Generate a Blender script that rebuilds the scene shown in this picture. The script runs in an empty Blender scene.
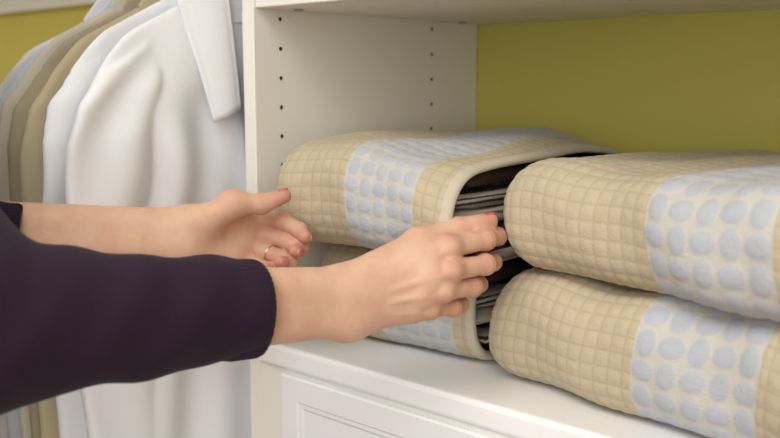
import bpy, bmesh, math, random
import numpy as np
from mathutils import Vector, Matrix
random.seed(3)
scene = bpy.context.scene
scene.view_settings.view_transform = 'Standard'

# ------------------------------------------------------------------ helpers
def srgb(r, g, b):
    f = lambda c: (c/255/12.92) if c/255 <= 0.04045 else ((c/255+0.055)/1.055)**2.4
    return (f(r), f(g), f(b), 1)

def new_mat(name, col, rough=0.6, spec=0.3, noise=None, bump=0.0, bscale=200, sheen=0, sss=0, var=0.0, vscale=6):
    m = bpy.data.materials.new(name); m.use_nodes = True
    nt = m.node_tree; b = nt.nodes['Principled BSDF']
    b.inputs['Base Color'].default_value = col
    b.inputs['Roughness'].default_value = rough
    b.inputs['Specular IOR Level'].default_value = spec
    if sheen:
        b.inputs['Sheen Weight'].default_value = sheen
    if sss:
        b.inputs['Subsurface Weight'].default_value = sss
        b.inputs['Subsurface Radius'].default_value = (0.012, 0.005, 0.003)
        b.inputs['Subsurface Scale'].default_value = 0.5
    tc = nt.nodes.new('ShaderNodeTexCoord')
    if var:
        n = nt.nodes.new('ShaderNodeTexNoise'); n.inputs['Scale'].default_value = vscale
        nt.links.new(tc.outputs['Object'], n.inputs['Vector'])
        r = nt.nodes.new('ShaderNodeMapRange')
        r.inputs['To Min'].default_value = 1-var; r.inputs['To Max'].default_value = 1+var
        nt.links.new(n.outputs['Fac'], r.inputs['Value'])
        h = nt.nodes.new('ShaderNodeHueSaturation'); h.inputs['Color'].default_value = col
        nt.links.new(r.outputs['Result'], h.inputs['Value'])
        nt.links.new(h.outputs['Color'], b.inputs['Base Color'])
    if bump:
        n = nt.nodes.new('ShaderNodeTexNoise'); n.inputs['Scale'].default_value = bscale
        n.inputs['Detail'].default_value = 3
        nt.links.new(tc.outputs['Object'], n.inputs['Vector'])
        bp = nt.nodes.new('ShaderNodeBump'); bp.inputs['Strength'].default_value = bump
        bp.inputs['Distance'].default_value = 0.001
        nt.links.new(n.outputs['Fac'], bp.inputs['Height'])
        nt.links.new(bp.outputs['Normal'], b.inputs['Normal'])
    return m

def add_obj(name, me, parent=None, mats=()):
    o = bpy.data.objects.new(name, me); scene.collection.objects.link(o)
    for m in mats: me.materials.append(m)
    if parent: o.parent = parent
    return o

def empty(name, loc=(0,0,0)):
    o = bpy.data.objects.new(name, None); o.empty_display_size = 0.05
    scene.collection.objects.link(o)
    return o

def mesh_from(name, verts, faces, smooth=True, fix=True):
    me = bpy.data.meshes.new(name)
    me.from_pydata([tuple(map(float, v)) for v in verts], [], [tuple(map(int, f)) for f in faces])
    if fix:
        bm = bmesh.new(); bm.from_mesh(me)
        bmesh.ops.recalc_face_normals(bm, faces=bm.faces); bm.to_mesh(me); bm.free()
    if smooth:
        me.polygons.foreach_set('use_smooth', [True]*len(me.polygons))
    me.update()
    return me

def box(name, lo, hi, mat, parent=None, bevel=0.0):
    bm = bmesh.new()
    bmesh.ops.create_cube(bm, size=1)
    for v in bm.verts:
        v.co = Vector([lo[i]+(v.co[i]+0.5)*(hi[i]-lo[i]) for i in range(3)])
    if bevel:
        bmesh.ops.bevel(bm, geom=bm.edges[:], offset=bevel, segments=3, affect='EDGES', profile=0.5)
    me = bpy.data.meshes.new(name); bm.to_mesh(me); bm.free()
    return add_obj(name, me, parent, [mat])

def tube(name, pts, r, mat, parent=None, cyclic=False, res=4):
    cu = bpy.data.curves.new(name, 'CURVE'); cu.dimensions = '3D'
    cu.bevel_depth = r; cu.bevel_resolution = res; cu.use_fill_caps = True
    sp = cu.splines.new('POLY'); sp.points.add(len(pts)-1)
    for i, p in enumerate(pts): sp.points[i].co = (*p, 1)
    sp.use_cyclic_u = cyclic; sp.use_smooth = True
    o = bpy.data.objects.new(name, cu); scene.collection.objects.link(o)
    cu.materials.append(mat)
    if parent: o.parent = parent
    return o

# ------------------------------------------------------------------ materials
M_white = new_mat('white_melamine', srgb(233,230,221), 0.45, 0.4, bump=0.03, bscale=300)
M_counter = new_mat('white_counter', srgb(238,238,238), 0.35, 0.5, bump=0.02, bscale=200)
M_wall = new_mat('olive_wall_paint', srgb(204,193,100), 0.8, 0.2, bump=0.15, bscale=250, var=0.03)
M_wall2 = new_mat('cream_wall_paint', srgb(225,220,205), 0.8, 0.2, bump=0.15, bscale=250)
M_ceil = new_mat('ceiling_paint', srgb(235,235,230), 0.9, 0.1, bump=0.1, bscale=100)
M_hole = new_mat('pin_hole_shade', srgb(70,58,50), 0.7, 0.2, bump=0.05)
M_metal = new_mat('chrome_rod', srgb(190,190,195), 0.25, 0.5, bump=0.01); M_metal.node_tree.nodes['Principled BSDF'].inputs['Metallic'].default_value = 1
M_black = new_mat('black_hanger_plastic', srgb(30,26,26), 0.45, 0.4, bump=0.02)
M_cream = new_mat('cream_binding', srgb(196,186,166), 0.9, 0.1, bump=0.5, bscale=500, sheen=0.1)
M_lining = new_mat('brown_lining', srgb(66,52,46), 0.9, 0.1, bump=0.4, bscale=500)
M_button = new_mat('shirt_button', srgb(215,215,212), 0.3, 0.5, bump=0.02)
M_sweater = new_mat('aubergine_knit', srgb(44,30,47), 0.95, 0.12, bump=0.7, bscale=420, sheen=0.05, var=0.15, vscale=30)
M_nail = new_mat('rose_nail_polish', srgb(200,98,94), 0.25, 0.6, bump=0.01)
M_nail2 = new_mat('rose_nail_polish_pale', srgb(214,140,126), 0.3, 0.5, bump=0.01)
M_ring = new_mat('silver_ring', srgb(225,215,200), 0.2, 0.5, bump=0.01); M_ring.node_tree.nodes['Principled BSDF'].inputs['Metallic'].default_value = 1
M_jeans = new_mat('grey_trousers', srgb(60,60,72), 0.9, 0.1, bump=0.4, bscale=400)
M_hair = new_mat('brown_hair', srgb(60,40,28), 0.55, 0.4, bump=0.8, bscale=150)
M_shoe = new_mat('black_shoe_leather', srgb(25,22,22), 0.4, 0.4, bump=0.1)
M_eye = new_mat('eye_white', srgb(235,232,228), 0.2, 0.5, bump=0.01)
M_iris = new_mat('brown_iris', srgb(50,32,20), 0.2, 0.5, bump=0.01)
M_lip = new_mat('lip_pink', srgb(180,95,90), 0.5, 0.4, bump=0.05)

# grey / white striped towelling for the inner folds
M_stripe = new_mat('striped_inner_cloth', srgb(200,192,176), 0.9, 0.1, bump=0.4, bscale=500)
nt = M_stripe.node_tree; tc = nt.nodes.new('ShaderNodeTexCoord'); wv = nt.nodes.new('ShaderNodeTexWave')
wv.bands_direction = 'Z'; wv.inputs['Scale'].default_value = 60; wv.inputs['Distortion'].default_value = 1.2; wv.inputs['Detail Scale'].default_value = 8
rp = nt.nodes.new('ShaderNodeValToRGB'); rp.color_ramp.elements[0].position = 0.35; rp.color_ramp.elements[0].color = srgb(86,72,64); rp.color_ramp.elements[1].position = 0.6; rp.color_ramp.elements[1].color = srgb(212,204,190)
nt.links.new(tc.outputs['Object'], wv.inputs['Vector']); nt.links.new(wv.outputs['Fac'], rp.inputs['Fac']); nt.links.new(rp.outputs['Color'], nt.nodes['Principled BSDF'].inputs['Base Color'])

# wood floor
M_floor = new_mat('oak_floor', srgb(150,115,80), 0.4, 0.4)
nt = M_floor.node_tree; tc = nt.nodes.new('ShaderNodeTexCoord'); bk = nt.nodes.new('ShaderNodeTexBrick')
bk.inputs['Scale'].default_value = 1; bk.inputs['Brick Width'].default_value = 1.2; bk.inputs['Row Height'].default_value = 0.12
bk.inputs['Mortar Size'].default_value = 0.003
bk.inputs['Color1'].default_value = srgb(160,122,84); bk.inputs['Color2'].default_value = srgb(142,106,72); bk.inputs['Mortar'].default_value = srgb(80,60,40)
nt.links.new(tc.outputs['Object'], bk.inputs['Vector']); nt.links.new(bk.outputs['Color'], nt.nodes['Principled BSDF'].inputs['Base Color'])

# skin with vertex colour redness
M_skin = new_mat('skin', srgb(226,184,160), 0.52, 0.35, bump=0.5, bscale=190, sss=0.10)
nt = M_skin.node_tree; b = nt.nodes['Principled BSDF']
at = nt.nodes.new('ShaderNodeAttribute'); at.attribute_name = 'redness'
tc = nt.nodes.new('ShaderNodeTexCoord'); nz = nt.nodes.new('ShaderNodeTexNoise'); nz.inputs['Scale'].default_value = 55; nz.inputs['Detail'].default_value = 5
nt.links.new(tc.outputs['Object'], nz.inputs['Vector'])
ad = nt.nodes.new('ShaderNodeMath'); ad.operation = 'MULTIPLY_ADD'
nt.links.new(nz.outputs['Fac'], ad.inputs[0]); ad.inputs[1].default_value = 0.8; nt.links.new(at.outputs['Fac'], ad.inputs[2])
sb = nt.nodes.new('ShaderNodeMath'); sb.operation = 'SUBTRACT'; sb.use_clamp = True
nt.links.new(ad.outputs[0], sb.inputs[0]); sb.inputs[1].default_value = 0.30
mx = nt.nodes.new('ShaderNodeMix'); mx.data_type = 'RGBA'
mx.inputs['A'].default_value = srgb(216,178,152); mx.inputs['B'].default_value = srgb(188,116,98)
nt.links.new(sb.outputs[0], mx.inputs['Factor']); nt.links.new(mx.outputs['Result'], b.inputs['Base Color'])

# ------------------------------------------------------------------ room shell
box('floor', (-3.1,-3.0,-0.05), (2.6,0.5,0.0), M_floor)
box('wall_back', (-3.1,0.392,0), (2.6,0.5,2.5), M_wall)
box('wall_left', (-3.2,-3.0,0), (-3.1,0.5,2.5), M_wall)
box('wall_right', (2.6,-3.0,0), (2.7,0.5,2.5), M_wall2)
box('ceiling', (-3.2,-3.0,2.5), (2.7,0.5,2.56), M_ceil)

# ------------------------------------------------------------------ closet unit
unit = empty('closet_shelving_unit')
box('side_panel', (-0.019,0.0,0.0), (0.0,0.391,2.1), M_white, unit, 0.0012)
box('end_panel', (1.0,0.0,0.0), (1.019,0.391,2.1), M_white, unit, 0.0012)
box('upper_shelf', (0.0005,0.002,1.312), (0.9995,0.391,1.337), M_white, unit, 0.0015)
box('top_shelf', (0.0005,0.002,1.75), (0.9995,0.391,1.775), M_white, unit, 0.0015)
box('countertop', (0.0005,-0.006,0.925), (0.9995,0.391,0.95), M_counter, unit, 0.005)
box('face_stile', (0.0005,0.0,0.08), (0.046,0.018,0.9245), M_white, unit, 0.001)
box('face_rail', (0.046,0.0,0.90), (0.9995,0.018,0.9245), M_white, unit, 0.001)
box('toe_kick', (0.0005,0.05,0.0), (0.9995,0.07,0.08), M_white, unit)
def drawer(z0, z1, nm):
    # frame-and-panel drawer front with a low stepped moulding
    x0, x1, yf = 0.044, 0.99, -0.0085
    bm = bmesh.new()
    prof = [(0.0, 0.0085),(0.0,0.002),(0.002,0.0),(0.026,0.0),(0.028,0.0018),(0.032,0.0018),(0.035,0.0036),(0.060,0.0036)]
    rings = []
    for ins, dy in prof:
        r = [bm.verts.new((x, yf+dy, z)) for x, z in ((x0+ins,z0+ins),(x1-ins,z0+ins),(x1-ins,z1-ins),(x0+ins,z1-ins))]
        rings.append(r)
    for a, c in zip(rings[:-1], rings[1:]):
        for i in range(4):
            bm.faces.new((a[i], a[(i+1)%4], c[(i+1)%4], c[i]))
    bm.faces.new(rings[-1]); bm.faces.new(rings[0][::-1])
    bmesh.ops.recalc_face_normals(bm, faces=bm.faces)
    me = bpy.data.meshes.new(nm); bm.to_mesh(me); bm.free()
    add_obj(nm, me, unit, [M_counter])
drawer(0.655, 0.9205, 'drawer_front_upper'); drawer(0.37, 0.645, 'drawer_front_middle'); drawer(0.09, 0.36, 'drawer_front_lower')
# shelf-pin holes: dark surface discs, the shade inside each bore put into the colour
bm = bmesh.new()
for yy in (0.037, 0.294):
    for k in range(-2, 11):
        z = 1.302 - 0.032*k
        if 1.305 < z < 1.345: continue
        seg = 14; R = 0.0024
        o = [bm.verts.new((0.0004, yy+R*math.cos(2*math.pi*i/seg), z+R*math.sin(2*math.pi*i/seg))) for i in range(seg)]
        q = [bm.verts.new((-0.0001, yy+0.8*R*math.cos(2*math.pi*i/seg), z+0.8*R*math.sin(2*math.pi*i/seg))) for i in range(seg)]
        for i in range(seg): bm.faces.new((o[i], o[(i+1)%seg], q[(i+1)%seg], q[i]))
        c = [bm.verts.new((0.0002, v.co.y, v.co.z)) for v in q]
        bm.faces.new(c)
me = bpy.data.meshes.new('shelf_pin_holes'); bm.to_mesh(me); bm.free(); add_obj('shelf_pin_holes', me, unit, [M_hole])
for yy in (0.045, 0.33):   # cam-lock connectors beneath the shelf
    bm = bmesh.new(); bmesh.ops.create_cone(bm, cap_ends=True, segments=20, radius1=0.006, radius2=0.005, depth=0.003, matrix=Matrix.Translation((0.022,yy,1.3115)))
    me = bpy.data.meshes.new('cam_lock'); bm.to_mesh(me); bm.free(); add_obj('cam_lock', me, unit, [M_metal])

# hanging bay
box('trim_hang_rail', (-3.09,0.372,1.395), (-0.0195,0.3915,1.47), M_white)
hb = empty('hanging_bay_shelf')
box('bay_shelf', (-3.09,0.0,1.62), (-0.0195,0.371,1.645), M_white, hb, 0.001)
tube('closet_rod', [(-3.095,0.06,1.437),(-0.0195,0.06,1.437)], 0.0125, M_metal, None)

# ------------------------------------------------------------------ quilts
Q_P = 0.0140
def quilt_mat(name, b0, b1, NC):
    m = bpy.data.materials.new(name); m.use_nodes = True
    nt = m.node_tree; N = nt.nodes; L = nt.links; bs = N['Principled BSDF']
    bs.inputs['Roughness'].default_value = 0.92; bs.inputs['Specular IOR Level'].default_value = 0.1; bs.inputs['Sheen Weight'].default_value = 0.1
    uv = N.new('ShaderNodeUVMap'); uv.uv_map = 'cloth'
    sp = N.new('ShaderNodeSeparateXYZ'); L.new(uv.outputs['UV'], sp.inputs[0])
    def mth(op, a, b=None, c=None, clamp=False):
        n = N.new('ShaderNodeMath'); n.operation = op; n.use_clamp = clamp
        for i, v in enumerate((a, b, c)):
            if v is None: continue
            if isinstance(v, (int, float)): n.inputs[i].default_value = v
            else: L.new(v, n.inputs[i])
        return n.outputs[0]
    U, V = sp.outputs[0], sp.outputs[1]
    band = mth('MULTIPLY', mth('GREATER_THAN', U, b0), mth('LESS_THAN', U, b1))
    def edge(t, p):
        return mth('ABSOLUTE', mth('SUBTRACT', mth('FRACT', mth('DIVIDE', t, p)), 0.5))
    g = mth('MAXIMUM', edge(U, Q_P), edge(V, Q_P))
    seam_shade = N.new('ShaderNodeMapRange'); seam_shade.interpolation_type = 'SMOOTHSTEP'
    seam_shade.inputs['From Min'].default_value = 0.36; seam_shade.inputs['From Max'].default_value = 0.5
    L.new(g, seam_shade.inputs['Value'])
    q = (b1-b0)/NC
    ua = mth('DIVIDE', mth('SUBTRACT', U, b0), q); va = mth('DIVIDE', V, q)
    a = mth('SUBTRACT', mth('FRACT', ua), 0.5); c = mth('SUBTRACT', mth('FRACT', va), 0.5)
    par = mth('FLOORED_MODULO', mth('ADD', mth('FLOOR', ua), mth('FLOOR', va)), 2.0)
    ka = mth('MULTIPLY_ADD', par, 0.6, 2.0); kc = mth('MULTIPLY_ADD', par, -0.6, 2.6)
    e = mth('ADD', mth('POWER', mth('ABSOLUTE', mth('MULTIPLY', a, ka)), 2.0), mth('POWER', mth('ABSOLUTE', mth('MULTIPLY', c, kc)), 2.0))
    ov = N.new('ShaderNodeMapRange'); ov.interpolation_type = 'SMOOTHSTEP'
    ov.inputs['From Min'].default_value = 1.2; ov.inputs['From Max'].default_value = 0.75
    L.new(e, ov.inputs['Value'])
    def mix(f, A, B):
        n = N.new('ShaderNodeMix'); n.data_type = 'RGBA'; L.new(f, n.inputs['Factor'])
        for k, v in (('A', A), ('B', B)):
            if isinstance(v, tuple): n.inputs[k].default_value = v
            else: L.new(v, n.inputs[k])
        return n.outputs['Result']
    tan = mix(seam_shade.outputs[0], srgb(189,176,149), srgb(179,165,137))  # seams tinted darker: shade between the puffs put into the colour
    blue = mix(ov.outputs[0], srgb(193,190,181), srgb(178,182,188))
    col = mix(band, tan, blue)
    tc = N.new('ShaderNodeTexCoord'); nz = N.new('ShaderNodeTexNoise'); nz.inputs['Scale'].default_value = 420; nz.inputs['Detail'].default_value = 4
    L.new(tc.outputs['Object'], nz.inputs['Vector'])
    n2 = N.new('ShaderNodeTexNoise'); n2.inputs['Scale'].default_value = 60; n2.inputs['Detail'].default_value = 4; L.new(tc.outputs['Object'], n2.inputs['Vector'])
    mr = N.new('ShaderNodeMapRange'); mr.inputs['To Min'].default_value = 0.90; mr.inputs['To Max'].default_value = 1.10; L.new(n2.outputs['Fac'], mr.inputs['Value'])
    hs = N.new('ShaderNodeHueSaturation'); L.new(col, hs.inputs['Color']); L.new(mr.outputs[0], hs.inputs['Value'])
    bp = N.new('ShaderNodeBump'); bp.inputs['Strength'].default_value = 0.8; bp.inputs['Distance'].default_value = 0.001
    L.new(nz.outputs['Fac'], bp.inputs['Height']); L.new(bp.outputs['Normal'], bs.inputs['Normal'])
    L.new(hs.outputs['Color'], bs.inputs['Base Color'])
    return m

def quilt(cx, cy, z0, length, a, bh, rot, band, open_end=False, seed=0, slump=0.0, NC=5):
    rnd = random.Random(seed); ph = [rnd.uniform(0, 6.28) for _ in range(12)]
    root = empty('folded_quilt')
    straight = 2*(a-bh); per = 2*straight + 2*math.pi*bh
    NU = int(per/0.0024); re = bh*0.90
    cols = []     # (x, delta, vcoord, kind)
    hl = length/2
    nq = 30
    # superelliptic end rounding: fuller, squarer corners than a plain half-round
    def endp(t):
        g = math.pi/2*t
        return math.cos(g)**0.78, math.sin(g)**0.78
    vacc = 0; last = None
    endv = []
    for i in range(nq+1):
        c_, s_ = endp(i/nq); p = (re*(1-c_), re*(1-s_))
        if last: vacc += math.hypot(p[0]-last[0], p[1]-last[1])
        last = p; endv.append(vacc); cols.append((-hl+p[0], p[1], vacc, 0))
    vs = vacc
    xs0, xs1 = -hl+re, (hl-0.012 if open_end else hl-re)
    ns = int((xs1-xs0)/0.0024)
    for i in range(1, ns+1):
        cols.append((xs0+(xs1-xs0)*i/ns, 0, vs+(xs1-xs0)*i/ns, 0))
    vb = cols[-1][2]
    if open_end:
        for i in range(1, 9):                   # lip curls over
            t = math.pi*i/8
            cols.append((xs1+0.006*math.sin(t)+0.003, 0.0045*(1-math.cos(t)), vb+0.002*i, 1))
        for i in range(1, 8):
            cols.append((xs1-0.010*i, 0.009+0.0004*i, vb+0.02+0.01*i, 2))
    else:
        for i in range(nq-1, -1, -1):
            c_, s_ = endp(i/nq)
            cols.append((hl-re*(1-c_), re*(1-s_), vb+vs-endv[i], 0))
    X = np.array([c[0] for c in cols]); D = np.array([c[1] for c in cols]); VC = np.array([c[2] for c in cols]); K = [c[3] for c in cols]
    s = np.linspace(0, per, NU, endpoint=False)
    def loop(a_, b_, s):
        t = s/per
        st = max(a_-b_, 0)*2
        out = np.zeros((len(s), 2))
        f1 = straight/2/per; f2 = f1+math.pi*bh/per; f3 = f2+straight/per; f4 = f3+math.pi*bh/per
        # fold nose: superellipse, walked at even arc steps
        gg = np.linspace(0, math.pi, 400); pw = 0.80
        ny = b_*np.sin(gg)**pw; nz_ = -b_*np.sign(np.cos(gg))*np.abs(np.cos(gg))**pw
        al = np.concatenate([[0], np.cumsum(np.hypot(np.diff(ny), np.diff(nz_)))]); al /= al[-1]
        for i, tt in enumerate(t):
            if tt < f1: y = -(tt/f1)*st/2; z = -b_
            elif tt < f2:
                f = (tt-f1)/(f2-f1); y = -st/2 - np.interp(f, al, ny); z = np.interp(f, al, nz_)
            elif tt < f3: y = -st/2 + (tt-f2)/(f3-f2)*st; z = b_
            elif tt < f4:
                f = (tt-f3)/(f4-f3); y = st/2 + np.interp(f, al, ny); z = -np.interp(f, al, nz_)
            else: y = st/2 - (tt-f4)/(1-f4)*st/2; z = -b_
            out[i] = (y, z)
        return out
    P = np.zeros((len(cols), NU, 3)); cache = {}
    for i in range(len(cols)):
        d = round(float(D[i]), 6)
        if d not in cache: cache[d] = loop(a-d*1.1, max(bh-d, 0.0012), s)
        P[i, :, 0] = X[i]; P[i, :, 1:] = cache[d]
    x, y, z = P[..., 0].copy(), P[..., 1].copy(), P[..., 2].copy()
    up = (z+bh)/(2*bh)
    bul = 0.004*np.cos(np.clip(y/a, -1, 1)*math.pi/2)*up
    P[..., 2] += bul + up*(0.0035*np.sin(9*x+ph[0])*np.cos(11*y+ph[1]) + 0.0025*np.sin(26*x+17*y+ph[2]) + 0.0018*np.sin(55*x-30*y+ph[6])) - up*slump*np.clip((x/hl), 0, 1)**2
    P[..., 1] += 0.005*np.sin(12*x+ph[3]) + 0.0035*np.sin(31*x+ph[4]+8*z) + 0.002*np.sin(60*x+40*z+ph[7])
    P[..., 0] += 0.004*np.sin(15*y+ph[5]+20*z)*np.abs(x/hl) + 0.0026*np.sin(28*y+ph[8]+35*z)
    du = np.roll(P, -1, 1)-np.roll(P, 1, 1); dv = np.gradient(P, axis=0)
    n = np.cross(dv, du); ln = np.linalg.norm(n, axis=2, keepdims=True); n = n/np.maximum(ln, 1e-9)
    sgn = np.sign((n*(P*np.array([0.2, 0.2, 1]))).sum(axis=2).mean()); n *= sgn
    UU = np.repeat(VC[:, None], NU, 1); SS = np.repeat(s[None, :], len(cols), 0)
    puff = (np.abs(np.sin(np.pi*UU/Q_P)*np.sin(np.pi*SS/Q_P)))**0.55*0.0014
    b0, b1 = band; q = (b1-b0)/NC
    ua = (UU-b0)/q; va = SS/q; A = ua-np.floor(ua)-.5; C = va-np.floor(va)-.5
    par = np.mod(np.floor(ua)+np.floor(va), 2)
    e = (A*(2.0+.6*par))**2+(C*(2.6-.6*par))**2
    puffb = np.sqrt(np.clip(1.1-e, 0, 1))*0.0015
    h = np.where((UU > b0) & (UU < b1), puffb, puff) - 0.001
    kk = np.array(K)[:, None]
    fade = np.clip(D/ re, 0, 1)[:, None]
    h = np.where(kk > 0, 0, h*(1-0.8*fade))
    P += n*h[..., None]
    nc = len(cols)
    verts = P.reshape(-1, 3).tolist(); faces = []; fm = []; uvs = []
    for i in range(nc-1):
        for j in range(NU):
            j2 = (j+1) % NU
            faces.append((i*NU+j, (i+1)*NU+j, (i+1)*NU+j2, i*NU+j2)); fm.append(max(K[i], K[i+1]))
            sj, sj2 = j/NU*per, (j+1)/NU*per
            uvs += [(VC[i], sj), (VC[i+1], sj), (VC[i+1], sj2), (VC[i], sj2)]
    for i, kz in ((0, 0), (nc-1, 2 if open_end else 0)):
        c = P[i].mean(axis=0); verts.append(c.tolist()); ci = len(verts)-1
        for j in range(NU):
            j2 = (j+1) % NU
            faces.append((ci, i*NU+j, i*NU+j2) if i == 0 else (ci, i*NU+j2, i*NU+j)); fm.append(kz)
            uvs += [(VC[i], 0)]*3
    me = mesh_from('quilt_cover', verts, faces, fix=False)
    me.polygons.foreach_set('material_index', fm)
    ul = me.uv_layers.new(name='cloth'); ul.data.foreach_set('uv', np.array(uvs, dtype=np.float32).ravel())
    if sgn < 0: me.flip_normals()
    add_obj('quilt_cover', me, root, [quilt_mat('quilted_cover', b0, b1, NC), M_cream, M_lining])
    if open_end:   # inner folded layers, each a flattened roll with pale edge
        nk = 4; bi = (bh-0.013)/(nk+1.1)
        for k in range(nk):
            zz = (k-(nk-1)/2)*(bh-0.012)*2/nk
            vv = []; ff = []; nn = 64; xsn = 16
            a2 = a-(0.026 if k in (1, 2) else 0.046)
            for i in range(xsn+1):
                t = i/xsn; xx = -0.05 + (hl-0.008-0.006*((k*2+1) % 3)+0.05)*t
                sh = 1 if t < 0.9 else 1-0.35*((t-0.9)/0.1)**2
                for j in range(nn):
                    g = 2*math.pi*j/nn
                    yy = a2*math.copysign(abs(math.cos(g))**0.35, math.cos(g)); z2 = bi*sh*math.copysign(abs(math.sin(g))**0.6, math.sin(g))
                    sl = slump*max(0, xx/hl)**2*(zz+bh)/(2*bh)
                    vv.append((xx+0.005*math.sin(30*yy+k*2), yy, zz-sl+z2+0.003*math.sin(18*yy+k*3)))
            for i in range(xsn):
                for j in range(nn):
                    ff.append((i*nn+j, i*nn+(j+1)%nn, (i+1)*nn+(j+1)%nn, (i+1)*nn+j))
            ff.append(tuple(range(xsn*nn, (xsn+1)*nn))); ff.append(tuple(range(nn)))
            add_obj('inner_fold', mesh_from('inner_fold', vv, ff), root, [(M_stripe, M_cream, M_stripe, M_lining)[k]])
    root.location = (cx, cy, z0+bh); root.rotation_euler = (0, 0, rot)
    return root

quilt(0.1375, 0.176, 1.0615, 0.252, 0.182, 0.055, math.radians(2), (0.150, 0.242), True, 1, slump=0.018)
quilt(0.132, 0.218, 0.9500, 0.238, 0.162, 0.0535, 0.0, (0.150, 0.240), True, 2, slump=0.004)
r = math.radians(-11)
def place(cxr, cyr, L, a):
    return (cxr + L/2*math.cos(r) - a*math.sin(r), cyr + L/2*math.sin(r) + a*math.cos(r))
c = place(0.281, 0.048, 0.44, 0.159); quilt(c[0], c[1], 1.0600, 0.44, 0.159, 0.0500, r, (0.210, 0.324), False, 3)
c = place(0.260, 0.056, 0.45, 0.157); quilt(c[0], c[1], 0.9500, 0.45, 0.157, 0.0530, r, (0.218, 0.328), False, 4)

# ------------------------------------------------------------------ shirts
def cloth_mat(name, col):
    return new_mat(name, col, 0.85, 0.15, bump=0.25, bscale=600, sheen=0.1, var=0.02, vscale=20)
M_sw = cloth_mat('white_cotton', srgb(230,232,236)); M_st = cloth_mat('khaki_cotton', srgb(186,174,144)); M_sg = cloth_mat('taupe_cotton', srgb(166,155,132))
M_sb = cloth_mat('pale_blue_cotton', srgb(208,216,227)); M_sc = cloth_mat('cream_cotton', srgb(208,202,186))

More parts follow.
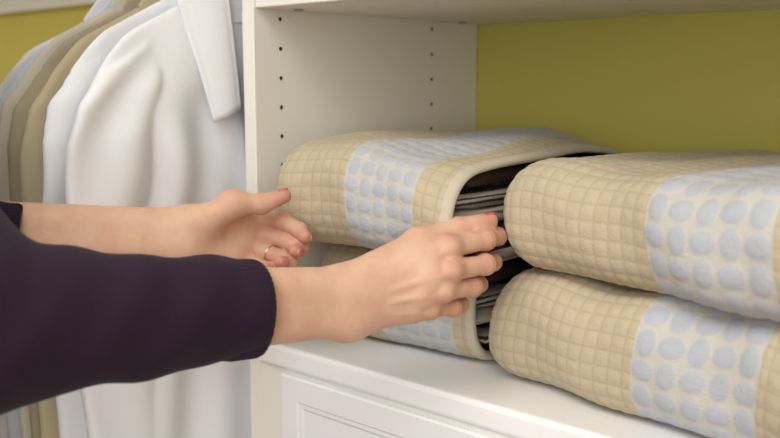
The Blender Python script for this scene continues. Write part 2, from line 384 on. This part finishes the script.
def shirt(kind, X, mat, seed, dz=0.0, cy=0.04, front=False):
    rnd = random.Random(seed); ph = [rnd.uniform(0, 6.28) for _ in range(8)]
    root = empty(kind)
    ZN = 1.335+dz; TH = 0.017 if front else 0.013
    def ztop(s):
        t = abs(s); return ZN - (0.004 if t < 0.06 else 0.004+(t-0.06)*0.50+max(0, t-0.14)**2*9)
    VV = []; FF = []
    def merge(vv, ff):
        o = len(VV); VV.extend(vv); FF.extend([tuple(k+o for k in f) for f in ff])
    NT, NV = 160, 120; Lb = 0.78
    FA = 1.55 if front else 1.0
    vv = []; ff = []
    for i in range(NV+1):
        v = (i/NV)**1.25
        W = 0.200-0.036*min(1, v*5)+0.022*v
        T = 0.004+(TH-0.004)*min(1, v*9)**0.6
        for j in range(NT):
            g = 2*math.pi*j/NT
            s = W*math.copysign(abs(math.cos(g))**0.85, math.cos(g))
            x = T*math.copysign(abs(math.sin(g))**0.7, math.sin(g))
            am = min(1, v*4)
            fold = 0.0050*am*math.sin(46*s*(1-0.25*v)+ph[0]+1.4*math.sin(3*v+ph[1])) + 0.0026*am*math.sin(97*s*(1-0.2*v)+ph[2]+3*v)
            fold += 0.0034*math.sin(80*(abs(s)-0.05)+34*v+ph[4])*math.exp(-((v-0.16)/0.13)**2)
            z = ztop(s)-v*Lb - 0.02*v*abs(math.sin(5*s+ph[5]))
            vv.append((X+x+fold*FA, cy+s, z))
    for i in range(NV):
        for j in range(NT):
            ff.append((i*NT+j, i*NT+(j+1)%NT, (i+1)*NT+(j+1)%NT, (i+1)*NT+j))
    for (row, rev) in ((0, False), (NV, True)):   # close shoulder seam and hem
        o = row*NT
        for j in range(NT//2):
            a, b_ = j, (NT-j) % NT; c_, d_ = (NT-j-1) % NT, j+1
            q = []
            for k in (a, d_, c_, b_):
                if k+o not in q: q.append(k+o)
            if len(q) > 2: ff.append(tuple(q))
    merge(vv, ff)
    k_ = 1.0 if front else 0.8
    for sg in (-1, 1):
        path = [(0.128, -0.056, 0.012, 0.006), (0.152, -0.080, 0.036, 0.010), (0.168, -0.115, 0.048, 0.014), (0.177, -0.16, 0.049, 0.017), (0.182, -0.24, 0.047, 0.018), (0.181, -0.34, 0.045, 0.018), (0.178, -0.45, 0.042, 0.017), (0.176, -0.56, 0.040, 0.016), (0.176, -0.62, 0.032, 0.014), (0.176, -0.68, 0.031, 0.014)]
        ts = np.linspace(0, len(path)-1, 100); pa = np.array(path)
        vv = []; ff = []; n = 48
        for i, t in enumerate(ts):
            k = [np.interp(t, range(len(path)), pa[:, m]) for m in range(4)]
            for j in range(n):
                g = 2*math.pi*j/n
                yy = k[2]*math.cos(g); xx = k_*k[3]*math.copysign(abs(math.sin(g))**0.8, math.sin(g))
                f = FA*min(1, t/2)*(0.0035*math.sin(70*yy+ph[6]+2.2*math.sin(t*0.7+ph[3]))+0.003*math.sin(3.2*t+45*yy+ph[7])*math.exp(-((t-5.0)/2.0)**2))
                zz = ZN+k[1] - yy*0.55*math.exp(-t/2.2)
                vv.append((X+xx+f+(0.003 if front else 0)*min(1, t/2), cy+sg*(k[0]+yy), zz))
        m = len(ts)
        for i in range(m-1):
            for j in range(n):
                ff.append((i*n+j, i*n+(j+1)%n, (i+1)*n+(j+1)%n, (i+1)*n+j))
        ff.append(tuple(range(n))); ff.append(tuple(range((m-1)*n, m*n)))
        merge(vv, ff)
    so = add_obj('shirt_body', mesh_from('shirt_body', VV, FF), root, [mat])
    rm = so.modifiers.new('weld', 'REMESH'); rm.mode = 'VOXEL'; rm.voxel_size = 0.0026 if front else 0.004; rm.use_smooth_shade = True
    sm = so.modifiers.new('soft', 'SMOOTH'); sm.factor = 0.5; sm.iterations = 5 if front else 4
    for sg in (-1, 1):
        if front:
            A = (0.096, 1.318, 0.008); B = (0.066, 1.190, 0.028); Cc = (0.030, 1.205, 0.030); Dd = (0.044, 1.385, 0.020)
        else:
            A = (0.078, 1.325, 0.003); B = (0.060, 1.262, 0.014); Cc = (0.008, 1.300, 0.016); Dd = (0.040, 1.378, 0.010)
        vv = []; ff = []; n = 24
        for side in (0, 1):
            for i in range(n+1):
                for j in range(n+1):
                    u, w = i/n, j/n
                    p = [(1-u)*((1-w)*A[k]+w*B[k])+u*((1-w)*Dd[k]+w*Cc[k]) for k in range(3)]
                    bulge = (0.004*math.sin(math.pi*u)+0.002*math.sin(math.pi*w))*(1 if front else 0.4)
                    ed = min(u, 1-u, (1-w)*2.5)
                    stitch = -0.0006*math.exp(-((ed-0.12)/0.03)**2)
                    vv.append((X+p[2]+bulge+stitch-(0.0016 if side else 0), cy+sg*p[0], p[1]+dz))
        m = (n+1)**2
        for i in range(n):
            for j in range(n):
                q = (i*(n+1)+j, i*(n+1)+j+1, (i+1)*(n+1)+j+1, (i+1)*(n+1)+j)
                ff.append(q); ff.append(tuple(k+m for k in q[::-1]))
        bd = [i*(n+1) for i in range(n+1)] + [n*(n+1)+j for j in range(1, n+1)] + [i*(n+1)+n for i in range(n-1, -1, -1)] + [j for j in range(n-1, 0, -1)]
        for a, b_ in zip(bd, bd[1:]+bd[:1]): ff.append((a, b_, b_+m, a+m))
        add_obj('collar_leaf', mesh_from('collar_leaf', vv, ff), root, [mat])
    vv = []; ff = []; n = 32
    for i, (rr, z) in enumerate(((0.058, 1.30), (0.056, 1.335), (0.054, 1.372), (0.050, 1.372), (0.052, 1.30))):
        for j in range(n):
            g = 2*math.pi*j/n
            vv.append((X+0.25*rr*math.sin(g), cy+rr*math.cos(g), z+dz+(0.012 if math.sin(g) < 0 else 0)*(1 if 1 <= i <= 3 else 0)))
    for i in range(4):
        for j in range(n): ff.append((i*n+j, i*n+(j+1)%n, (i+1)*n+(j+1)%n, (i+1)*n+j))
    add_obj('collar_stand', mesh_from('collar_stand', vv, ff), root, [mat])
    pk = []; ff = []; n = 40
    px = X+TH+0.006
    for i in range(n+1):
        z = 1.31+dz-0.72*i/n; xx = px+0.002*math.sin(6*i/n+ph[1])
        pk += [(xx-0.004, cy-0.017, z), (xx+0.001, cy-0.015, z), (xx+0.001, cy+0.015, z), (xx-0.004, cy+0.017, z)]
    for i in range(n):
        for j in range(3): ff.append((i*4+j, i*4+j+1, i*4+5+j, i*4+4+j))
    add_obj('placket', mesh_from('placket', pk, ff), root, [mat])
    bm = bmesh.new()
    for i in range(7):
        bmesh.ops.create_cone(bm, cap_ends=True, segments=16, radius1=0.0055, radius2=0.005, depth=0.002,
            matrix=Matrix.Translation((px+0.003, cy, 1.27+dz-0.09*i)) @ Matrix.Rotation(math.pi/2, 4, 'Y'))
    me = bpy.data.meshes.new('buttons'); bm.to_mesh(me); bm.free(); add_obj('buttons', me, root, [M_button])
    hp = [(X, cy+0.175, ztop(0.175)-0.020), (X, cy+0.10, ztop(0.10)-0.012), (X, cy+0.02, ZN+0.012), (X, cy, ZN+0.018), (X, cy-0.02, ZN+0.012), (X, cy-0.10, ztop(0.10)-0.012), (X, cy-0.175, ztop(0.175)-0.020)]
    hr = empty('clothes_hanger')
    tube('hanger_bar', hp, 0.0045, M_black, hr)
    hk = [(X, cy, ZN+0.015), (X, cy, 1.405)]
    for i in range(2, 13):
        t = -math.pi/2 + math.pi*1.35*i/12
        hk.append((X, 0.06+0.0165*math.cos(t), 1.437+0.0165*math.sin(t)))
    tube('hanger_hook', hk, 0.0022, M_black, hr)

shirt('white_dress_shirt', -0.066, M_sw, 1, front=True)
shirt('white_dress_shirt', -0.111, M_sw, 2, 0.002, 0.036)
shirt('khaki_dress_shirt', -0.153, M_st, 3, -0.004, 0.034)
shirt('taupe_dress_shirt', -0.194, M_sg, 4, -0.004, 0.040)
shirt('cream_dress_shirt', -0.233, M_sc, 5, 0.0, 0.046)
shirt('pale_blue_dress_shirt', -0.272, M_sb, 6, -0.010, 0.050)
shirt('white_dress_shirt', -0.312, M_sw, 7, -0.012, 0.055)

# ------------------------------------------------------------------ woman (implicit-surface body)
YAW = math.radians(42.8); cY, sY = math.cos(YAW), math.sin(YAW)
def toworld(P):
    """her working frame (x: reach direction, y: to her left, z above worktop) -> world"""
    P = np.asarray(P, dtype=float)
    out = np.empty_like(P)
    out[..., 0] = 0.199 + P[..., 0]*cY - P[..., 1]*sY
    out[..., 1] = P[..., 0]*sY + P[..., 1]*cY
    out[..., 2] = 0.95 + P[..., 2]
    return out

def cap(P, a, b, ra, rb):
    a = np.array(a, np.float32); b = np.array(b, np.float32); ab = b-a
    pa = P-a; t = np.clip((pa@ab)/max(float(ab@ab), 1e-9), 0, 1)
    d = pa - t[..., None]*ab
    return np.sqrt((d*d).sum(-1)) - (ra+t*(rb-ra))
def ell(P, c, r, ax=None):
    q = P-np.array(c, np.float32)
    if ax is not None: q = q@np.array(ax, np.float32).T
    r = np.array(r, np.float32); k = np.sqrt(((q/r)**2).sum(-1))
    return (k-1)*r.min()
def smin(a, b, k):
    h = np.maximum(k-np.abs(a-b), 0)/k
    return np.minimum(a, b)-h*h*k*0.25

def nets(f, lo, hi, h):
    ax = [np.arange(lo[i], hi[i]+h, h, dtype=np.float32) for i in range(3)]
    n = [len(a) for a in ax]
    V = np.empty(n, np.float32)
    for i0 in range(0, n[0], 24):
        G = np.stack(np.meshgrid(ax[0][i0:i0+24], ax[1], ax[2], indexing='ij'), -1)
        V[i0:i0+24] = f(G)
    ins = V < 0
    c = np.zeros([m-1 for m in n], np.int8)
    for dx in (0,1):
        for dy in (0,1):
            for dz in (0,1):
                c += ins[dx:n[0]-1+dx, dy:n[1]-1+dy, dz:n[2]-1+dz]
    act = (c > 0) & (c < 8); I = np.argwhere(act)
    idx = -np.ones(act.shape, np.int64); idx[tuple(I.T)] = np.arange(len(I))
    acc = np.zeros((len(I), 3)); cnt = np.zeros(len(I))
    cor = [(x, y, z) for x in (0,1) for y in (0,1) for z in (0,1)]
    for a in cor:
        for d in range(3):
            if a[d] == 0:
                b = list(a); b[d] = 1
                va = V[I[:,0]+a[0], I[:,1]+a[1], I[:,2]+a[2]]; vb = V[I[:,0]+b[0], I[:,1]+b[1], I[:,2]+b[2]]
                m = (va < 0) != (vb < 0)
                t = np.where(m, va/np.where(m, va-vb, 1), 0)
                p = np.array(a, float)[None, :].repeat(len(I), 0); p[:, d] += t
                acc[m] += p[m]; cnt[m] += 1
    pos = (I+acc/cnt[:, None])*h+np.array(lo)
    faces = []
    for d in range(3):
        s0 = [slice(None)]*3; s1 = [slice(None)]*3; s0[d] = slice(0, -1); s1[d] = slice(1, None)
        E = np.argwhere(ins[tuple(s0)] != ins[tuple(s1)])
        e1, e2 = [k for k in range(3) if k != d]
        ok = (E[:, e1] > 0) & (E[:, e2] > 0) & (E[:, e1] < n[e1]-1) & (E[:, e2] < n[e2]-1); E = E[ok]
        def g(o1, o2):
            q = E.copy(); q[:, e1] -= o1; q[:, e2] -= o2; return idx[tuple(q.T)]
        F = np.stack([g(0,0), g(1,0), g(1,1), g(0,1)], 1)
        fl = ins[tuple(E.T)]
        if d == 1: fl = ~fl
        F[fl] = F[fl][:, ::-1]
        F = F[(F >= 0).all(1)]; faces.append(F)
    return pos, np.concatenate(faces)

woman = empty('woman')
def implicit(name, f, lo, hi, h, mats, smooth_it=2, red=None):
    pos, F = nets(f, lo, hi, h)
    me = mesh_from(name, toworld(pos), F)
    if red is not None:
        at = me.attributes.new('redness', 'FLOAT', 'POINT')
        at.data.foreach_set('value', red(pos).astype(np.float32))
    o = add_obj(name, me, woman, mats)
    if smooth_it:
        sm = o.modifiers.new('smooth', 'SMOOTH'); sm.iterations = smooth_it; sm.factor = 0.5
    return o

def hand(name, elbow, wrist, wide, dors, fingers, thumb, lo, hi, thumb_n, armr):
    wide = np.array(wide, float); wide /= np.linalg.norm(wide)
    W = np.array(wrist)
    r0 = [0.0105, 0.0102, 0.0097, 0.0087]
    def f(P):
        arm = smin(cap(P, np.array(elbow)+wide*0.016, W+wide*0.0125, armr, 0.0175), cap(P, np.array(elbow)-wide*0.016, W-wide*0.0125, armr, 0.0175), 0.02)
        arm = smin(arm, cap(P, W-wide*0.019+dors*0.006, W-wide*0.017+dors*0.005, 0.0115, 0.0115), 0.010)   # ulna head
        palm = None
        for i, fg in enumerate(fingers):
            base = W + wide*(0.0135-0.009*i)
            d = cap(P, base, np.array(fg[0])-dors*0.0015, 0.0150, 0.0108-0.0005*i)
            palm = d if palm is None else smin(palm, d, 0.012)
        for i in range(3):
            palm = smin(palm, cap(P, np.array(fingers[i][0])*0.8+W*0.2, np.array(fingers[i+1][0])*0.8+W*0.2, 0.0105, 0.0100), 0.010)
        palm = smin(palm, cap(P, W*0.75+np.array(fingers[3][0])*0.25-dors*0.006-wide*0.006, W*0.25+np.array(fingers[3][0])*0.75-dors*0.006-wide*0.002, 0.0135, 0.011), 0.012)
        palm = smin(palm, cap(P, thumb[0], np.array(thumb[1])*0.9+np.array(thumb[0])*0.1, 0.0165, 0.0125), 0.014)
        palm = smin(palm, cap(P, thumb[1], np.array(fingers[0][0])*0.65+W*0.35, 0.0075, 0.0095), 0.014)   # thumb web
        body = smin(arm, palm, 0.022)
        for i, fg in enumerate(fingers):    # extensor tendons + knuckle heads
            m = np.array(fg[0])
            body = smin(body, cap(P, W*0.72+m*0.28+dors*0.0125+wide*(0.008-0.005*i), m+dors*0.0088, 0.0021, 0.0034), 0.0030)
            body = smin(body, cap(P, m+dors*0.0044, m+dors*0.0045, 0.0091, 0.0091), 0.0045)
        tot = None
        for i, fg in enumerate(fingers):
            k = r0[i]/0.0105
            d = cap(P, fg[0], fg[1], 0.0103*k, 0.0088*k)
            d = smin(d, cap(P, fg[1], fg[2], 0.0088*k, 0.0078*k), 0.004)
            d = smin(d, cap(P, fg[2], fg[3], 0.0078*k, 0.0068*k), 0.004)
            j = np.array(fg[1]); d = smin(d, np.sqrt(((P-j.astype(np.float32))**2).sum(-1))-0.0097*k, 0.003)
            for jj, (p0, p2) in ((fg[1], (fg[0], fg[2])), (fg[2], (fg[1], fg[3]))):   # joint creases
                ax = np.array(p2)-np.array(p0); ax /= np.linalg.norm(ax)
                tt = (P-np.array(jj, np.float32))@ax.astype(np.float32)
                rr = ((P-np.array(jj, np.float32))**2).sum(-1)
                d = d + 0.0008*np.cos(tt*2*math.pi/0.0044)*np.exp(-rr/(0.012**2))*np.exp(-(tt/0.005)**2)
            tot = d if tot is None else smin(tot, d, 0.0012)
        t = cap(P, thumb[1], thumb[2], 0.0115, 0.0098)
        t = smin(t, cap(P, thumb[2], thumb[3], 0.0100, 0.0078), 0.005)
        body = smin(body, t, 0.010)
        return smin(body, tot, 0.0060)
    J = [p for fg in fingers for p in fg[0:4]] + list(thumb[1:])
    wt = [0.45, 0.5, 0.4, 0.7]*4+[0.3, 0.4, 0.7]
    def red(pos):
        out = np.zeros(len(pos))
        for j, w in zip(J, wt):
            out = np.maximum(out, w*np.exp(-((pos-np.array(j))**2).sum(1)/0.0135**2))
        return out
    implicit(name, f, lo, hi, 0.0011, [M_skin], 1, red)
    for fg in list(fingers)+[thumb]:
        T = np.array(fg[-1]); Dp = np.array(fg[-2]); Pp = np.array(fg[-3])
        d = T-Dp; d /= np.linalg.norm(d)
        if fg is thumb: nrm = np.array(thumb_n, float); rr = 0.0077; sz = (0.0062, 0.0052)
        else: nrm = Dp-(Pp+T)/2; rr = 0.0067; sz = (0.0050, 0.0042)
        nrm = nrm-d*(nrm@d); nrm /= np.linalg.norm(nrm); side = np.cross(nrm, d)
        vv = []; ff = []; n = 10; m = 8
        c0 = T + d*0.0005
        for top in (1, 0):
            for i in range(n+1):
                for j in range(m+1):
                    u = -1+2*i/n; w = -1+2*j/m
                    lx = u*sz[0]*math.sqrt(max(0.02, 1-0.35*w*w)); ww = w*sz[1]*math.sqrt(max(0.05, 1-0.55*max(0, u)**2))
                    ang = ww/rr
                    off = rr*(1.0)+(0.0004 if top else -0.0012) - 0.0012*max(0, u)**2
                    p = c0+d*lx+side*math.sin(ang)*off+nrm*math.cos(ang)*off
                    vv.append(toworld(p))
        k0 = (n+1)*(m+1)
        for i in range(n):
            for j in range(m):
                q = (i*(m+1)+j, i*(m+1)+j+1, (i+1)*(m+1)+j+1, (i+1)*(m+1)+j)
                ff.append(q); ff.append(tuple(k+k0 for k in q[::-1]))
        bd = [i*(m+1) for i in range(n+1)]+[n*(m+1)+j for j in range(1, m+1)]+[i*(m+1)+m for i in range(n-1, -1, -1)]+[j for j in range(m-1, 0, -1)]
        for a, b_ in zip(bd, bd[1:]+bd[:1]): ff.append((a, b_, b_+k0, a+k0))
        add_obj('fingernail', mesh_from('fingernail', vv, ff), woman, [M_nail if fg is thumb else M_nail2])

# right hand: back of hand outward, pinching the quilt's corner
R_elb = (-0.292,-0.252,0.113); R_wr = (-0.036,-0.090,0.094)
R_f = [[(0.052,-0.068,0.138),(0.0870,-0.046,0.1410),(0.1010,-0.022,0.1400),(0.096,-0.004,0.1440)],
       [(0.053,-0.078,0.119),(0.0860,-0.056,0.1200),(0.0960,-0.029,0.1170),(0.087,-0.011,0.1190)],
       [(0.046,-0.079,0.101),(0.0745,-0.058,0.1000),(0.0830,-0.033,0.0970),(0.073,-0.017,0.1000)],
       [(0.034,-0.074,0.084),(0.0570,-0.059,0.0810),(0.0660,-0.039,0.0790),(0.058,-0.026,0.0820)]]
R_t = [(-0.010,-0.075,0.120),(0.026,-0.054,0.140),(0.061,-0.039,0.1505),(0.092,-0.030,0.1560)]
hand('right_hand', R_elb, R_wr, (0.15,0.05,1.0), np.array([0.35,-0.93,0.0]), R_f, R_t, (-0.18,-0.215,0.03), (0.125,0.02,0.18), (0.0,0.1,1.0), 0.025)
# left hand: palm inward, thumb over the quilt, fingers beneath
L_elb = (-0.445,0.0,0.137); L_wr = (-0.205,0.048,0.127)
L_f = [[(-0.142,0.092,0.144),(-0.110,0.078,0.1400),(-0.092,0.062,0.1330),(-0.086,0.046,0.1290)],
       [(-0.140,0.088,0.128),(-0.106,0.072,0.1200),(-0.090,0.054,0.1160),(-0.095,0.037,0.1160)],
       [(-0.142,0.079,0.113),(-0.111,0.060,0.1040),(-0.100,0.040,0.1030),(-0.109,0.028,0.1070)],
       [(-0.148,0.066,0.101),(-0.122,0.050,0.0940),(-0.114,0.033,0.0960),(-0.123,0.023,0.1010)]]
L_t = [(-0.184,0.041,0.146),(-0.157,0.048,0.163),(-0.130,0.055,0.161),(-0.108,0.058,0.1690)]
hand('left_hand', L_elb, L_wr, (0.05,0.35,0.95), np.array([0.3,0.90,-0.33]), L_f, L_t, (-0.42,-0.05,0.06), (-0.05,0.13,0.21), (-0.3,-0.15,1.0), 0.021)
a = np.array(L_f[2][0]); b2 = np.array(L_f[2][1]); c0 = a*0.40+b2*0.60; d = (b2-a)/np.linalg.norm(b2-a)
s1 = np.cross(d, [0,0,1]); s1 /= np.linalg.norm(s1); s2 = np.cross(d, s1)
tube('wedding_ring', [tuple(toworld(c0+0.0092*(math.cos(t)*s1+math.sin(t)*s2))) for t in np.linspace(0, 2*math.pi, 33)[:-1]], 0.0009, M_ring, woman, True)

# sweater
dR = np.array(R_wr)-np.array(R_elb); dR /= np.linalg.norm(dR); cuffR = np.array(R_wr)-dR*0.089
dL = np.array(L_wr)-np.array(L_elb); dL /= np.linalg.norm(dL); cuffL = np.array(L_wr)-dL*0.158
shR = (-0.50,-0.16,0.36); shL = (-0.56,0.17,0.37)
def sweater(P):
    a = cap(P, R_elb, cuffR, 0.060, 0.0385)
    a = np.maximum(a, (P-cuffR.astype(np.float32))@dR.astype(np.float32))
    ua = cap(P, R_elb, shR, 0.057, 0.066)
    w = 0.0020*np.sin(P[..., 0]*60+P[..., 2]*45)+0.0012*np.sin(P[..., 0]*95-P[..., 2]*80+P[..., 1]*50)
    a = smin(a, ua, 0.02)+w
    l = cap(P, L_elb, cuffL, 0.044, 0.032)
    l = np.maximum(l, (P-cuffL.astype(np.float32))@dL.astype(np.float32))
    l = smin(l, cap(P, L_elb, shL, 0.048, 0.060), 0.03)
    t = ell(P, (-0.575,0.0,0.27), (0.115,0.165,0.20))
    t = smin(t, ell(P, (-0.58,0.0,0.08), (0.10,0.145,0.20)), 0.08)
    t = smin(t, ell(P, (-0.59,0.0,-0.07), (0.115,0.165,0.11)), 0.06)
    t = smin(t, cap(P, shR, shL, 0.058, 0.058), 0.05)
    t = smin(t, cap(P, (-0.555,0.0,0.40), (-0.55,0.0,0.455), 0.065, 0.055), 0.04)
    t = smin(smin(t, a, 0.035), l, 0.035)
    return np.maximum(t, P[..., 2]-0.455)
implicit('sweater', sweater, (-0.74,-0.34,-0.20), (-0.07,0.26,0.48), 0.004, [M_sweater], 2)
def cuff(c, d, r_out, r_in, nm):
    s1 = np.cross(d, [0,0,1.0]); s1 /= np.linalg.norm(s1); s2 = np.cross(s1, d)
    prof = [(-0.030, r_out), (-0.022, r_out+0.0012), (-0.012, r_out+0.0008), (-0.002, r_out+0.0006), (0.002, r_out-0.0008), (0.003, r_out-0.003), (0.001, r_in), (-0.02, r_in-0.001)]
    vv = []; ff = []; n = 192
    for i, (t, r_) in enumerate(prof):
        for j in range(n):
            g = 2*math.pi*j/n; r2 = r_+0.0005*math.sin(48*g)+0.001*math.sin(3*g)
            vv.append(toworld(c+d*t+(s1*math.cos(g)*0.93+s2*math.sin(g))*r2))
    for i in range(len(prof)-1):
        for j in range(n): ff.append((i*n+j, i*n+(j+1)%n, (i+1)*n+(j+1)%n, (i+1)*n+j))
    add_obj(nm, mesh_from(nm, vv, ff), woman, [M_sweater])
cuff(cuffR, dR, 0.0400, 0.0345, 'right_cuff'); cuff(cuffL, dL, 0.0335, 0.029, 'left_cuff')

# lower body, head (standing to the left of the frame)
def legs(P):
    t = ell(P, (-0.595,0.0,-0.10), (0.115,0.170,0.14))
    for s in (-1, 1):
        l = cap(P, (-0.595,s*0.085,-0.14), (-0.585,s*0.09,-0.50), 0.085, 0.058)
        l = smin(l, cap(P, (-0.585,s*0.09,-0.50), (-0.60,s*0.10,-0.88), 0.058, 0.048), 0.04)
        t = smin(t, l, 0.04)
    return np.maximum(t, P[..., 2]+0.02)
implicit('trousers', legs, (-0.74,-0.20,-0.94), (-0.45,0.20,0.0), 0.007, [M_jeans], 2)
def shoes(P):
    o = None
    for s in (-1, 1):
        q = smin(ell(P, (-0.60,s*0.10,-0.905), (0.045,0.042,0.06)), ell(P, (-0.53,s*0.105,-0.92), (0.11,0.043,0.04)), 0.03)
        o = q if o is None else np.minimum(o, q)
    return np.maximum(o, -(P[..., 2]+0.948))
implicit('shoes', shoes, (-0.68,-0.17,-0.955), (-0.40,0.17,-0.83), 0.005, [M_shoe], 1)
HC = np.array((-0.50,-0.01,0.60))
def head(P):
    h = smin(ell(P, HC+(0,0,0.03), (0.092,0.074,0.088)), ell(P, HC+(0.022,0,-0.04), (0.062,0.056,0.068)), 0.04)
    h = smin(h, cap(P, (-0.55,0.0,0.42), HC+(-0.02,0,-0.05), 0.052, 0.048), 0.03)
    h = smin(h, cap(P, HC+(0.088,0,0.015), HC+(0.106,0,-0.018), 0.006, 0.011), 0.012)
    h = smin(h, cap(P, HC+(0.078,-0.014,-0.05), HC+(0.078,0.014,-0.05), 0.009, 0.009), 0.012)
    for s in (-1, 1):
        h = -smin(-h, ell(P, HC+(0.094,s*0.03,0.012), (0.014,0.018,0.012)), 0.012)
        h = smin(h, ell(P, HC+(-0.005,s*0.074,-0.005), (0.017,0.008,0.028)), 0.006)
    return h
implicit('head', head, (-0.64,-0.12,0.40), (-0.36,0.11,0.74), 0.004, [M_skin], 1, lambda p: 0*p[:, 0])
def hair(P):
    h = ell(P, HC+(-0.012,0,0.042), (0.104,0.088,0.097))
    h = smin(h, cap(P, HC+(-0.07,0,0.0), HC+(-0.085,0,-0.14), 0.065, 0.055), 0.05)
    cut = ell(P, HC+(0.085,0,-0.03), (0.075,0.082,0.10))
    return np.maximum(h+0.0025*np.sin(P[..., 1]*260), -cut)
implicit('hair', hair, (-0.68,-0.13,0.38), (-0.36,0.12,0.78), 0.0045, [M_hair], 1)
for s in (-1, 1):
    for nm, off, rr, mt in (('eyeball', 0.076, 0.0125, M_eye), ('iris', 0.0835, 0.0062, M_iris)):
        bm = bmesh.new(); bmesh.ops.create_uvsphere(bm, u_segments=20, v_segments=12, radius=rr, matrix=Matrix.Translation(Vector(toworld(HC+(off, s*0.03, 0.012)))))
        me = bpy.data.meshes.new(nm); bm.to_mesh(me); bm.free(); add_obj(nm, me, woman, [mt])
tube('lips', [tuple(toworld(HC+(0.086-0.3*abs(t)**1.5*1.5, t, -0.050))) for t in np.linspace(-0.022, 0.022, 9)], 0.004, M_lip, woman)

# ------------------------------------------------------------------ lights
def area(name, loc, rot, size, sy, e, col):
    l = bpy.data.lights.new(name, 'AREA'); l.shape = 'RECTANGLE'; l.size = size; l.size_y = sy; l.energy = e; l.color = col
    o = bpy.data.objects.new(name, l); scene.collection.objects.link(o); o.location = loc; o.rotation_euler = rot
area('ceiling_light', (0.4,-1.1,2.42), (math.radians(18),0,0), 2.2, 1.2, 42, (1.0,0.98,0.95))
area('room_fill_light', (1.9,-2.4,1.7), (math.radians(78),0,math.radians(38)), 1.8, 1.8, 28, (0.99,0.98,1.0))  # unseen soft fill added at front right to brighten the closet
w = bpy.data.worlds.new('world'); scene.world = w; w.use_nodes = True
w.node_tree.nodes['Background'].inputs[0].default_value = (1.0,0.985,0.96,1); w.node_tree.nodes['Background'].inputs[1].default_value = 0.85

# ------------------------------------------------------------------ camera
cam = bpy.data.cameras.new('camera'); co = bpy.data.objects.new('camera', cam); scene.collection.objects.link(co)
cam.sensor_width = 36; cam.lens = 950/780*36; cam.clip_start = 0.01
co.location = (0.81,-0.66,1.23); co.rotation_euler = (math.radians(82),0,YAW)
cam.dof.use_dof = True; cam.dof.focus_distance = 0.90; cam.dof.aperture_fstop = 5.0
scene.camera = co
